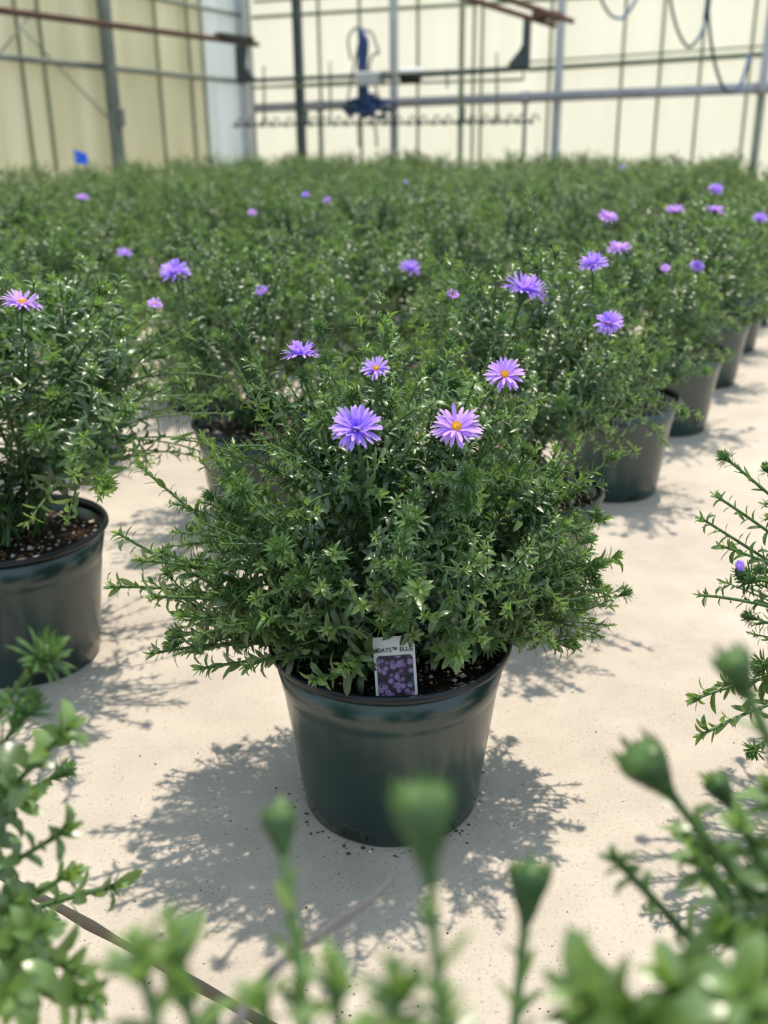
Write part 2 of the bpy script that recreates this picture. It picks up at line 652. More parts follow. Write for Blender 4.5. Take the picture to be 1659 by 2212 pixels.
while x < 1150:
    y = 271 - (x - 503) / 649 * 8
    a = bp(x, y)
    b = bp(x + 9, y - 15)
    pts = catmull([a, a + (b - a) * 0.4 + ZV * 0.03, b, bp(x + 18, y - 3)], 4)
    tube_obj('nozzle_hose', pts, 0.008, MT['steel_dark'], boom, 5)
    tube_obj('nozzle', [a + ZV * 0.03, a - ZV * 0.03], 0.017, MT['steel_dark'], boom, 6, 0.008)
    x += 29 if k % 2 else 24
    k += 1


# ---- blue hose bundle
hb = empty('hose_bundle', flat(on_back(785, 250, BOFF)) + ZV * on_back(785, 250, BOFF).z)
tag(hb, 'bundle of dark blue hoses hanging at the middle of the boom', 'hose')
hr = random.Random(5)
ho = hb.location


def hp(px, py, o=0.0):
    return on_back(px, py, BOFF - 0.15 + o) - ho


for k in range(10):
    dx = hr.uniform(-7, 7)
    pts = [hp(779 + dx * 0.4, 60 + hr.uniform(0, 6), hr.uniform(-.05, .05)), hp(785 + dx, 90, hr.uniform(-.05, .05)), hp(783 + dx, 140, hr.uniform(-.05, .05)),
           hp(784 + dx, 185), hp(786 + dx * 1.5, 222), hp(782 + dx * 2.5, 246 + hr.uniform(-4, 5))]
    tube_obj('hose_strand', catmull(pts, 6), 0.022, MT['hose_blue'], hb, 6)
for k in range(9):
    cx, cy = hr.uniform(762, 835), hr.uniform(214, 240)
    rx, ry = hr.uniform(14, 32), hr.uniform(8, 20)
    pts = []
    ph = hr.uniform(0, 6)
    for i in range(15):
        a = ph + i / 14 * 5.6
        pts.append(hp(cx + rx * math.cos(a), cy + ry * math.sin(a), 0.06 * math.sin(a * 1.3 + k)))
    tube_obj('hose_loop', catmull(pts, 2), 0.019, MT['hose_blue'], hb, 6)
for pts in ([(758, 130), (752, 85), (766, 62), (778, 64), (774, 100), (766, 135), (760, 165), (752, 210), (748, 240)],
            [(784, 66), (802, 70), (812, 95), (818, 115), (806, 118), (798, 145), (806, 175), (815, 200), (812, 225)],
            [(818, 222), (838, 232), (850, 252), (845, 268), (832, 258)],
            [(776, 250), (774, 275), (776, 318)], [(800, 250), (810, 272), (814, 318)], [(850, 262), (852, 290), (852, 320)]):
    tube_obj('hose_loop', catmull([hp(*p) for p in pts], 5), 0.011, MT['hose_dark'], hb, 6)

# ---- hose festoon at the right
hoses = [([(1297, -6), (1306, 14), (1320, 33), (1334, 39), (1346, 38), (1360, 22), (1376, -4)], 'short faded hose loop hanging beside the pale column', 0.013, 3),
         ([(1445, -20), (1452, 22), (1464, 66), (1478, 93), (1489, 102), (1502, 92), (1516, 70), (1526, 36), (1531, -6)], 'middle hose loop hanging from overhead against the cream wall', 0.013, 5),
         ([(1529, -10), (1530, 30), (1535, 84), (1545, 140), (1558, 180), (1570, 196), (1585, 196), (1600, 182), (1612, 148), (1620, 118)], 'lowest hanging hose loop drooping across the grey pipe', 0.014, 6)]
for pts, lab, r, cut in hoses:
    P = [on_back(px, py, 0.55 + .12 * cut) for px, py in pts]
    h = empty('hanging_hose', P[0])
    tag(h, lab, 'hose')
    q = catmull([p - P[0] for p in P], 6)
    c = cut * 6
    tube_obj('hose_half', q[:c + 1], r, MT['hose_dark'], h, 7)
    o = tube_obj('hose_half', q[c:], r * 1.1, MT['hose_lightblue'], h, 7)
    if r == 0.013 and cut == 5:
        tube_obj('hose_wrap', [q[-8], q[-1]], r * 1.9, MT['hose_blue'], h, 7)

# ------------------------------------------------------------------ plant kit
LEAF_K = [0.12, 0.5, 0.95, 1.5, 2.1]


def leaf_variant(k, wr=0.120, fold=0.28):
    """unit length leaf along +Y, bending to -Z by k radians, V-folded along the midrib"""
    ts = [0, 0.22, 0.5, 0.78, 1.0]
    ws = [0.30, 0.80, 1.0, 0.72, 0.0]
    V, F = [], []
    y = z = 0.0
    prev = 0.0
    for t, wd in zip(ts, ws):
        dt = t - prev
        a = k * (prev + t) / 2
        y += dt * math.cos(a)
        z -= dt * math.sin(a)
        prev = t
        a2 = k * t
        nz, ny = math.cos(a2), math.sin(a2)
        hw = wr * wd
        if wd == 0:
            V.append((0, y, z))
        else:
            lift = hw * fold
            V += [(-hw, y + ny * lift, z + nz * lift), (0, y, z), (hw, y + ny * lift, z + nz * lift)]
    for i in range(3):
        b = i * 3
        for s in (0, 1):
            F.append((b + s, b + s + 1, b + s + 4))
            F.append((b + s, b + s + 4, b + s + 3))
    F.append((9, 10, 12))
    F.append((10, 11, 12))
    return np.array(V), np.array(F)


LEAVES = [leaf_variant(k) for k in LEAF_K]
LEAF_MESH = {}
for i in range(5):
    for tb in range(4):
        V, F = LEAVES[i]
        LEAF_MESH[(i, tb)] = mesh_np('leaf', V, F, MT['leaf'], np.full(len(V), tb / 3.0))


def bez(P0, P1, P2, n=11):
    t = np.linspace(0, 1, n)[:, None]
    return (1 - t) ** 2 * P0 + 2 * t * (1 - t) * P1 + t ** 2 * P2


def path_leaves(rs, P, out, stem_i, spacing, leafL, start, rosette, Lfac=1.0, upright=False, wf=1.0):
    """append leaves (matrix, variant, tone, stem) along the polyline P"""
    seg = np.linalg.norm(np.diff(P, axis=0), axis=1)
    cum = np.concatenate([[0], np.cumsum(seg)])
    tot = cum[-1]
    n = max(3, int(tot * (1 - start) / spacing))
    s = tot * (start + (1 - start) * (np.arange(n) + rs.uniform(0, 1, n) * 0.6) / n)
    s = np.minimum(s, tot * 0.999)
    u = s / tot
    pos = np.stack([np.interp(s, cum, P[:, i]) for i in range(3)], 1)
    T = np.gradient(P, axis=0)
    tan = np.stack([np.interp(s, cum, T[:, i]) for i in range(3)], 1)
    alpha = np.radians((38 if upright else 66) - (16 if upright else 34) * u ** 2 + rs.normal(0, 9, n))
    L = leafL * Lfac * (1.0 - 0.45 * u ** 1.6) * rs.uniform(0.7, 1.25, n)
    var = rs.choice(5, n, p=([.3, .35, .25, .1, 0] if upright else [.10, .18, .26, .26, .20]))
    tone = np.clip(0.62 * u ** 3 + rs.normal(0.04, 0.10, n), 0, 1)
    az = np.arange(n) * 2.39996 + rs.uniform(0, 6.28) + rs.normal(0, .25, n)
    if rosette:
        k = rosette
        pos = np.vstack([pos, np.repeat(P[-1:], k, 0) - (np.linspace(.012, 0, k)[:, None]) * (T[-1] / np.linalg.norm(T[-1]))])
        tan = np.vstack([tan, np.repeat(T[-1:], k, 0)])
        alpha = np.concatenate([alpha, np.radians(np.linspace(58, 8, k) + rs.normal(0, 6, k))])
        L = np.concatenate([L, leafL * Lfac * np.linspace(.52, .28, k) * rs.uniform(.85, 1.2, k)])
        var = np.concatenate([var, rs.choice(5, k, p=[.25, .35, .25, .15, 0])])
        tone = np.concatenate([tone, np.clip(np.linspace(.45, .95, k) + rs.normal(0, .1, k), 0, 1)])
        az = np.concatenate([az, np.arange(k) * 2.39996 + rs.uniform(0, 6)])
    tan = tan / (np.linalg.norm(tan, axis=1)[:, None] + 1e-9)
    ref = np.where(np.abs(tan[:, 2:3]) > 0.9, np.array([[1.0, 0, 0]]), np.array([[0, 0, 1.0]]))
    e1 = np.cross(tan, ref)
    e1 /= np.linalg.norm(e1, axis=1)[:, None]
    e2 = np.cross(tan, e1)
    rad = np.cos(az)[:, None] * e1 + np.sin(az)[:, None] * e2
    ca, sa = np.cos(alpha)[:, None], np.sin(alpha)[:, None]
    Y = ca * tan + sa * rad
    Z = sa * tan - ca * rad
    # leaves turn their upper faces to the light a little
    X = np.cross(Y, Z)
    tw = rs.normal(0, .25, len(az))[:, None]
    X2 = X * np.cos(tw) + Z * np.sin(tw)
    Z2 = np.cross(X2, Y)
    Mx = np.zeros((len(az), 4, 4))
    wj = rs.uniform(.8, 1.25, len(az))[:, None] * wf
    Mx[:, :3, 0] = X2 * L[:, None] * wj
    Mx[:, :3, 1] = Y * L[:, None]
    Mx[:, :3, 2] = Z2 * L[:, None]
    Mx[:, :3, 3] = pos
    Mx[:, 3, 3] = 1
    out['M'].append(Mx)
    out['var'].append(var)
    out['tone'].append(tone)
    out['stem'].append(np.full(len(az), stem_i))
    out['len'].append(L)


def gen_plant(seed, ax, ay, c, n_tips, n_main, spacing, leafL, theta=lambda az: 86, zc=0.218, explicit=(), rosette=9, bud_frac=0.25, wild=0.12, keep=None, wf=1.0, thick=1.0, inner=.12):
    """explicit: list of (tip xyz in plant space, with_bud, start point or None, leaf factor)"""
    rs = np.random.RandomState(seed)
    crown = np.array([0, 0, zc])
    tips = []
    i = 0
    while len(tips) < n_tips and i < n_tips * 6:
        az = (i * 2.39996 + rs.normal(0, .2)) % (2 * math.pi)
        cosm = math.cos(math.radians(92))
        ct = 1 - (1 - cosm) * (((i + .5) / (n_tips * 1.15)) % 1.0 + rs.normal(0, .01))
        i += 1
        th = math.acos(max(-1, min(1, ct)))
        if math.degrees(th) > theta(az):
            continue
        dx, dy = math.cos(az), math.sin(az)
        R = 1 / math.sqrt((math.sin(th) * dx / ax) ** 2 + (math.sin(th) * dy / ay) ** 2 + (math.cos(th) / c) ** 2)
        R *= rs.normal(0.97, .06)
        if rs.rand() < wild:
            R *= rs.uniform(1.06, 1.16)
        elif rs.rand() < inner:
            R *= rs.uniform(.5, .82)
        tip = crown + R * np.array([math.sin(th) * dx, math.sin(th) * dy, math.cos(th)])
        if keep and not keep(tip):
            continue
        tips.append(tip)
    tips = np.array(tips)
    idx = rs.permutation(len(tips))
    mains, secs = idx[:n_main], idx[n_main:]
    out = {'M': [], 'var': [], 'tone': [], 'stem': [], 'len': []}
    stems = []
    mpaths = []
    buds = []

    def finish(P, si, with_bud, Lf=1.0, start=.1, upright=False):
        path_leaves(rs, P, out, si, spacing, leafL, start, 0 if with_bud else rosette, Lf, upright, wf)
        if with_bud:
            t = P[-1] - P[-2]
            buds.append((P[-1], t / np.linalg.norm(t), si))

    for a in mains:
        tip = tips[a]
        r0 = crown + np.array([rs.normal(0, .018), rs.normal(0, .018), -0.012])
        ln = np.linalg.norm(tip - r0)
        hor = tip - r0
        hor[2] = 0
        P1 = r0 + (tip - r0) * .5 + np.array([0, 0, 1]) * ln * rs.uniform(.02, .16) - hor * .12 + rs.normal(0, .012, 3)
        P = bez(r0, P1, tip)
        mpaths.append(P)
        stems.append([(P, .0026, .0012)])
        finish(P, len(stems) - 1, rs.rand() < bud_frac, 1.0, .16)
    mp = np.array([p[7] for p in mpaths])
    for a in secs:
        tip = tips[a]
        d = np.linalg.norm(mp - tip, axis=1)
        j = int(np.argmin(d + rs.uniform(0, .03, len(d))))
        k = rs.randint(4, 8)
        r0 = mpaths[j][k]
        dirm = mpaths[j][k + 1] - mpaths[j][k]
        P1 = r0 + (tip - r0) * .4 + dirm / np.linalg.norm(dirm) * np.linalg.norm(tip - r0) * .25 + rs.normal(0, .008, 3)
        P = bez(r0, P1, tip)
        stems[j].append((P, .0016, .0009))
        finish(P, j, rs.rand() < bud_frac, .95, .12)
    for e in explicit:
        tip = np.array(e[0], float)
        with_bud, r0, Lf = e[1], e[2], e[3]
        if r0 is None:
            r0 = crown + np.array([rs.normal(0, .015), rs.normal(0, .015), -0.012])
        r0 = np.array(r0, float)
        ln = np.linalg.norm(tip - r0)
        hor = tip - r0
        hor[2] = 0
        P1 = r0 + (tip - r0) * .52 + np.array([0, 0, 1]) * ln * rs.uniform(.05, .16) * (1 if tip[2] < .4 else .3) + rs.normal(0, .01, 3)
        P = bez(r0, P1, tip, 14)
        stems.append([(P, .0028 * thick, .0016 * thick)])
        path_leaves(rs, P, out, len(stems) - 1, spacing * .9, leafL, .3, rosette if with_bud is False else 0, Lf, with_bud is not False, wf * (1.25 if Lf > 1.05 else 1))
        if with_bud is True:
            t = P[-1] - P[-2]
            buds.append((P[-1], t / np.linalg.norm(t), len(stems) - 1))
    lv = {k: np.concatenate(v) for k, v in out.items()}
    return stems, lv, buds


def leaves_mesh(name, lv, mask, extra=None):
    Vs, Fs, Ts, off = [], [], [], 0
    for k in range(5):
        sel = mask & (lv['var'] == k)
        if not sel.any():
            continue
        V, F = LEAVES[k]
        Mx = lv['M'][sel]
        P = np.einsum('nij,vj->nvi', Mx[:, :3, :3], V) + Mx[:, None, :3, 3]
        n = len(Mx)
        Vs.append(P.reshape(-1, 3))
        Fs.append((F[None] + (np.arange(n) * len(V))[:, None, None]).reshape(-1, 3) + off)
        Ts.append(np.repeat(lv['tone'][sel], len(V)))
        off += n * len(V)
    if extra:
        for V, F, T in extra:
            Vs.append(V)
            Fs.append(F + off)
            Ts.append(T)
            off += len(V)
    return mesh_np(name, np.vstack(Vs), np.vstack(Fs), MT['leaf'], np.concatenate(Ts))


# ---- buds
def bud_np(seed, n_br=26, open_=0.0, R=0.0060):
    """flower bud: cup on the stem, rings of curved green bracts, soft dome"""
    rs = np.random.RandomState(seed)
    Vs, Fs, Ts, off = [], [], [], 0
    prof = [(0.0012, -0.016), (0.003, -0.010), (0.0050, -0.004), (R * .92, .000), (R * .8, .0022), (R * .45, .0034), (0.0004, .0038)]
    V, F = lathe_np(prof, 10)
    Vs.append(V)
    Fs.append(F)
    Ts.append(np.where(V[:, 2] > .002, .9, .25))
    off += len(V)
    for i in range(n_br):
        az = i * 2.39996
        f = i / n_br
        zb = -0.007 + .0095 * f
        rb = R * (.95 - .75 * f ** 2)
        L = (.0135 - .0065 * f) * rs.uniform(.85, 1.2)
        el = math.radians(5 + 62 * f + rs.normal(0, 7))
        wv = .00115
        d = np.array([math.cos(az), math.sin(az), 0])
        sd_ = np.array([-math.sin(az), math.cos(az), 0])
        p = d * rb + np.array([0, 0, zb])
        pts = [p]
        e = el
        for s_ in range(3):
            p = p + (d * math.cos(e) + np.array([0, 0, math.sin(e)])) * L / 3
            pts.append(p)
            e += math.radians(-8 if f < .4 else 16)
        ws = [wv, wv * 1.1, wv * .8, 0]
        V = []
        for q, wd in zip(pts[:3], ws[:3]):
            V += [q - sd_ * wd, q + sd_ * wd]
        V.append(pts[3])
        F = [(0, 1, 3), (0, 3, 2), (2, 3, 5), (2, 5, 4), (4, 5, 6)]
        Vs.append(np.array(V))
        Fs.append(np.array(F) + off)
        Ts.append(np.full(7, .25 + .6 * f))
        off += 7
    return np.vstack(Vs), np.vstack(Fs), np.concatenate(Ts)


BUDS = [bud_np(s, nb) for s, nb in ((1, 46), (2, 56), (3, 38))]
BUD_MESH = [mesh_np('bud', V, F, MT['bud'], T) for V, F, T in BUDS]


def goblet_np(seed):
    rs = np.random.RandomState(seed)
    V, F = lathe_np([(.0015, -.024), (.0022, -.017), (.0044, -.010), (.0074, -.004), (.0088, .0006), (.0082, .0032), (.0056, .0052), (.0025, .0058), (.0003, .0060)], 14)
    parts, T = [(V, F)], [np.where(V[:, 2] > .001, .7, .1)]
    for i in range(44):
        az = i * 2.39996
        f = i / 44
        d = np.array([math.cos(az), math.sin(az), 0])
        sd_ = np.array([-math.sin(az), math.cos(az), 0])
        zb = -.013 + .015 * f
        rb = np.interp(zb, [-.024, -.010, -.004, 0, .004], [.0015, .0044, .0074, .0088, .007])
        b = d * rb * .95 + np.array([0, 0, zb])
        L = rs.uniform(.007, .010)
        e = math.radians(62 + 20 * f)
        mdl = b + (d * math.cos(e) + np.array([0, 0, math.sin(e)])) * L * .6
        tp = mdl + (d * math.cos(e + .3) + np.array([0, 0, math.sin(e + .3)])) * L * .4
        parts.append((np.array([b - sd_ * .0013, b + sd_ * .0013, mdl + sd_ * .0012, mdl - sd_ * .0012, tp]), np.array([(0, 1, 2), (0, 2, 3), (3, 2, 4)])))
        T.append(np.full(5, .15 + .4 * f))
    V, F = join_np(parts)
    return mesh_np('bud', V, F, MT['bud'], np.concatenate(T))


GOBLETS = [goblet_np(k) for k in range(3)]


def frame(pos, d, scale=1.0, spin=0.0):
    d = Vector(d).normalized()
    q = Vector((0, 0, 1)).rotation_difference(d)
    return Matrix.Translation(Vector(pos)) @ q.to_matrix().to_4x4() @ Matrix.Rotation(spin, 4, 'Z') @ Matrix.Scale(scale, 4)


# ---- flowers
def petal_np(k, L=0.024, wd=0.0021, lift=0.2):
    ts = [0, .3, .6, .85, 1.0]
    ws = [.45, .85, 1.0, .9, .35]
    V, F = [], []
    y, z, pt = .0, .0, 0
    for t, q in zip(ts, ws):
        dt = t - pt
        a = lift + k * (t + pt) / 2
        y += dt * L * math.cos(a)
        z += dt * L * math.sin(a)
        pt = t
        V += [(-wd * q, y, z + wd * q * .25), (0, y, z), (wd * q, y, z + wd * q * .25)]
    for i in range(4):
        b = i * 3
        for s in (0, 1):
            F += [(b + s, b + s + 1, b + s + 4), (b + s, b + s + 4, b + s + 3)]
    return np.array(V), np.array(F)


PETALS = [petal_np(-.5), petal_np(-.9), petal_np(.25, .022), petal_np(.6, .013, .0016)]
PT_MESH = {}
for mn in ('petal', 'petal_pink'):
    for i, (V, F) in enumerate(PETALS):
        t = np.clip((V[:, 1] / V[:, 1].max()), 0, 1) * .5
        PT_MESH[(mn, i)] = mesh_np('petal', V, F, MT[mn], t)


def petal_layout(rs, double=False, half=False):
    L = []
    n1, n2, n3 = (30, 26, 22) if double else (28, 18, 0)
    for ring, n, el, vr in ((0, n1, .12, (0, 1)), (1, n2, .42, (0, 2)), (2, n3, .70, (3, 2))):
        for i in range(n):
            az = 2 * math.pi * (i + .5 * (ring % 2)) / n + rs.normal(0, .07)
            L.append((az, el + rs.normal(0, .09), vr[rs.randint(len(vr))], rs.uniform(.88, 1.08)))
    return L


def petal_matrix(az, el, s):
    return Matrix.Rotation(az, 4, 'Z') @ Matrix.Translation((0, .0035 if el < .6 else .0006, .001)) @ Matrix.Rotation(el, 4, 'X') @ Matrix.Scale(s, 4)


def calyx_np(stem_len=0.03):
    V1, F1 = lathe_np([(.0012, -.012), (.004, -.008), (.0072, -.003), (.0070, .0005), (.0045, .002), (.0003, .0024)], 12)
    parts = [(V1, F1), tube_np([(0, 0, -.010), (.001, 0, -.010 - stem_len / 2), (0, .001, -.010 - stem_len)], .0015, .0017, 5)]
    for i in range(16):
        az = i * 2.39996
        d = np.array([math.cos(az), math.sin(az), 0])
        s = np.array([-math.sin(az), math.cos(az), 0])
        b = d * .0055 + np.array([0, 0, -.007 + .004 * (i % 3) / 2])
        V = np.array([b - s * .001, b + s * .001, b + d * .005 + np.array([0, 0, -.0005]) + s * .0008, b + d * .005 - s * .0008, b + d * .009 + np.array([0, 0, .0012])])
        parts.append((V, np.array([(0, 1, 2), (0, 2, 3), (3, 2, 4)])))
    return join_np(parts)


V, F = calyx_np(.03)
CALYX = mesh_np('calyx', V, F, MT['bud'], np.full(len(V), .1))


def disc_np():
    parts = [lathe_np([(.0055, .0015), (.0052, .0036), (.003, .0046), (.0002, .005)], 12)]
    for i in range(40):
        r = .0053 * math.sqrt(i / 40)
        a = i * 2.39996
        p = np.array([r * math.cos(a), r * math.sin(a), .0035])
        q = p + np.array([p[0] * .12, p[1] * .12, .0035])
        parts.append(tube_np([p, q], .0005, .0003, 4))
    return join_np(parts)


V, F = disc_np()
DISC = mesh_np('flower_center', V, F, MT['disc'])


def flower_detail(parent, mat4, rs, double, mn):
    f = link('flower', CALYX, parent, mat4)
    for az, el, vr, s in petal_layout(rs, double):
        link('petal', PT_MESH[(mn, vr)], f, petal_matrix(az, el, s))
    if not double:
        link('flower_center', DISC, f)
    return f


def flower_joined(seed, double, mn):
    rs = np.random.RandomState(seed)
    parts, T = [], []
    for az, el, vr, s in petal_layout(rs, double):
        V, F = PETALS[vr]
        mm = np.array(petal_matrix(az, el, s))
        parts.append((V @ mm[:3, :3].T + mm[:3, 3], F))
        T.append(np.clip(V[:, 1] / V[:, 1].max(), 0, 1) * .5)
    V, F = join_np(parts)
    return mesh_np('petals', V, F, MT[mn], np.concatenate(T))


FL_J = [flower_joined(1, True, 'petal'), flower_joined(2, False, 'petal'), flower_joined(3, False, 'petal_pink')]


def flower_simple(parent, mat4, k):
    f = link('flower', CALYX, parent, mat4)
    link('petals', FL_J[k], f)
    link('flower_center', DISC, f)
    return f


# ---- pots
def pot_z(a, r, z):
    if z <= 0.0005 and r > 0.09:
        ph = (a / (2 * math.pi) * 6 + .12) % 1.0
        if ph < .30:
            return 0.009
    return z


POT_P = [(.0002, .010), (.098, .010), (.104, .0), (.1105, .0), (.1135, .004), (.1175, .03), (.1240, .08), (.1352, .160), (.1359, .165), (.1370, .167), (.1377, .171),
         (.1455, .2085), (.1455, .2085), (.1425, .2085), (.1355, .17), (.128, .115)]
POT_P = [(r_, z_ * 1.065) for r_, z_ in POT_P]
V, F = lathe_np(POT_P, 96, pot_z)
POT = mesh_np('pot', V, F, MT['pot'])
RIM_P = [(.1450, .2090), (.1495, .2108), (.1518, .2140), (.1515, .2180), (.1495, .2215), (.1465, .2215), (.1435, .2175), (.1420, .2060), (.1450, .2090)]
RIM_P = [(r_, z_ + .0138) for r_, z_ in RIM_P]
V, F = lathe_np(RIM_P, 96)
RIM = mesh_np('rim', V, F, MT['rim'])


def soil_np(seed, n=40, rings=12, R=.1412, z=.204):
    rs = np.random.RandomState(seed)
    V = [(0, 0, z + .012)]
    F = []
    for i in range(1, rings + 1):
        r = R * i / rings
        for j in range(n):
            a = 2 * math.pi * j / n
            h = .012 * (1 - (i / rings) ** 2) + rs.normal(0, .0022)
            V.append((r * math.cos(a), r * math.sin(a), z + h * (1 if i < rings else 0) - (.006 if i == rings else 0)))
    for j in range(n):
        F.append((0, 1 + j, 1 + (j + 1) % n))
    for i in range(rings - 1):
        for j in range(n):
            p, q = 1 + i * n + j, 1 + i * n + (j + 1) % n
            F += [(p, p + n, q + n), (p, q + n, q)]
    return np.array(V), np.array(F)


V, F = soil_np(4)
SOIL = mesh_np('soil', V, F, MT['soil'])


def chunk_np(rs, p, s):
    V = np.array([(1, 0, 0), (-1, 0, 0), (0, 1, 0), (0, -1, 0), (0, 0, 1), (0, 0, -1)], float)
    V = V * rs.uniform(.6, 1.3, (6, 1)) * np.array([s * rs.uniform(.7, 1.5), s, s * .7])
    a = rs.uniform(0, 6.28)
    R = np.array([[math.cos(a), -math.sin(a), 0], [math.sin(a), math.cos(a), 0], [0, 0, 1]])
    F = np.array([(0, 2, 4), (2, 1, 4), (1, 3, 4), (3, 0, 4), (2, 0, 5), (1, 2, 5), (3, 1, 5), (0, 3, 5)])
    return V @ R.T + p, F


rs = np.random.RandomState(8)
parts = []
for i in range(900):
    r = .139 * math.sqrt(rs.rand())
    a = rs.uniform(0, 6.283)
    s = rs.choice([.0014, .0024, .0038, .0056], p=[.4, .35, .18, .07])
    parts.append(chunk_np(rs, np.array([r * math.cos(a), r * math.sin(a), 0.205 + .012 * (1 - (r / .141) ** 2) + s * .3]), s))
V, F = join_np(parts)
GRIT = mesh_np('soil_grit', V, F, MT['grit'], smooth=False)


def add_pot(root, grit=True):
    p = link('pot', POT, root)
    link('rim', RIM, p)
    s = link('soil', SOIL, root)
    if grit:
        tag(link('soil_grit', GRIT, s), kind='stuff')
    return p


def stem_mesh(paths, n=5):
    return join_np([tube_np(P, a, b, n, False) for P, a, b in paths])


def cam_score(lv, base):
    """how large each leaf shows from the photograph's side"""
    pos = lv['M'][:, :3, 3] + np.array(base)
    tocam = np.array(CAM) - pos
    dist = np.linalg.norm(tocam, axis=1)
    tocam /= dist[:, None]
    nz = lv['M'][:, :3, 2] / (np.linalg.norm(lv['M'][:, :3, 2], axis=1)[:, None] + 1e-9)
    face = np.abs((nz * tocam).sum(1))
    out = pos - (np.array(base) + np.array([0, 0, .33]))
    depth = (out * tocam).sum(1) / .25
    return lv['len'] * (.35 + face) * np.clip(.3 + depth, .02, 2) / dist


def full_plant(name, loc, label, gen, n_leaf_obj, group=None, grit=True, bs=1.0, heads=None):
    """plant with every stem, bud and the largest leaves as parts of their own"""
    stems, lv, buds = gen
    root = empty(name, loc)
    tag(root, label, 'potted plant', group)
    add_pot(root, grit)
    sobj = []
    for paths in stems:
        V, F = stem_mesh(paths, 6)
        sobj.append(link('stem', mesh_np('stem', V, F, MT['stem']), root))
    sc = cam_score(lv, loc)
    order = np.argsort(-sc)[:n_leaf_obj]
    mask = np.ones(len(sc), bool)
    mask[order] = False
    for i in order:
        tb = int(round(float(lv['tone'][i]) * 3))
        o = link('leaf', LEAF_MESH[(int(lv['var'][i]), tb)], sobj[int(lv['stem'][i])])
        o.matrix_basis = Matrix(lv['M'][i].tolist())
    tag(link('foliage', leaves_mesh('foliage', lv, mask), root), kind='stuff')
    r = random.Random(11)
    for p, d, si in buds:
        link('bud', (heads or BUD_MESH)[r.randrange(3)], sobj[si], frame(p, d, bs * r.uniform(.75, 1.25), r.uniform(0, 6)))
    return root


def ray_dome(px, py, c, ax, ay, h, zc=.218, lvl=1.04):
    """first point of the pixel's ray on a plant's dome"""
    d = np.array(ray(px, py))
    t = np.linspace(.2, 16, 6000)
    P = np.array(CAM)[None] + d[None] * t[:, None]
    q = P - np.array([c[0], c[1], zc])
    e = (q[:, 0] / ax) ** 2 + (q[:, 1] / ay) ** 2 + (q[:, 2] / h) ** 2
    hit = np.where((e < lvl ** 2) & (q[:, 2] > 0))[0]
    return (None, None) if len(hit) == 0 else (Vector(P[hit[0]]), t[hit[0]])


# ------------------------------------------------------------------ the middle plant
HX, HY = 0.006, 1.105


def rel(p, b):
    return (p.x - b[0], p.y - b[1], p.z)


hb_ = (HX, HY)
ex = []
for px, py, Y, bud, lf in [(255, 1152, 1.02, False, 1.25), (240, 1268, .99, False, 1.3), (325, 1412, .98, False, 1.2), (300, 1005, 1.12, False, 1.25), (345, 1190, 1.0, False, 1.3), (330, 1290, .97, False, 1.3), (300, 1210, 1.0, False, 1.3), (390, 1330, .97, False, 1.3),
                           (1325, 985, 1.10, True, 1), (1332, 1205, 1.10, False, 1.5), (1235, 1395, 1.02, False, 1.5), (1275, 1290, 1.05, False, 1.5), (1310, 1120, 1.12, False, 1.2),
                           (688, 700, 1.15, True, .8), (520, 705, 1.18, True, .9), (478, 728, 1.16, True, .9), (1085, 690, 1.18, True, .8), (785, 695, 1.2, True, .8), (970, 735, 1.16, True, .8), (835, 705, 1.2, True, .8),
                           (430, 1445, .96, False, 1.1), (530, 1440, .95, False, 1.2), (675, 1470, .925, False, 1.2), (742, 1445, .93, False, 1.2), (990, 1415, .93, False, 1.4), (905, 1270, .88, False, 1.2),
                           (893, 1375, .94, False, 1.0), (600, 1180, .9, True, .8), (890, 1115, .875, True, .8), (875, 1225, .90, True, .7), (1150, 1380, .97, False, 1.3), (480, 1350, .95, False, 1.2)]:
    ex.append((rel(at_y(px, py, Y), hb_), bud, None, lf))
hero_flowers = [(770, 928, True, 'petal', .50, 1.0), (986, 926, False, 'petal_pink', .36, 1.0), (650, 770, True, 'petal', -.25, .85), (812, 799, False, 'petal', .3, .62), (1090, 812, False, 'petal_pink', .45, .82)]
HAX, HAY, HC = .272, .218, .375
fl = []
for px, py, dbl, mn, tilt, s in hero_flowers:
    p, _ = ray_dome(px, py, (HX, HY), HAX, HAY, HC, lvl=1.07)
    if p is None:
        p = at_y(px, py, 1.15)
    tc = (CAM - p).normalized()
    nrm = (Vector((0, 0, 1)) * (1 - tilt) + tc * tilt).normalized()
    fl.append((p, nrm, dbl, mn, s))
    ex.append((rel(p - nrm * .014, hb_), None, None, .9))


def hero_theta(az):
    # az is measured from +X; the side towards the camera is az = -pi/2
    f = max(0, -math.sin(az))
    return 90 - 32 * f ** 1.3


gen = gen_plant(21, HAX, HAY, HC, 640, 56, .0052, .0270, hero_theta, explicit=ex, rosette=10, bud_frac=.16, inner=.28)
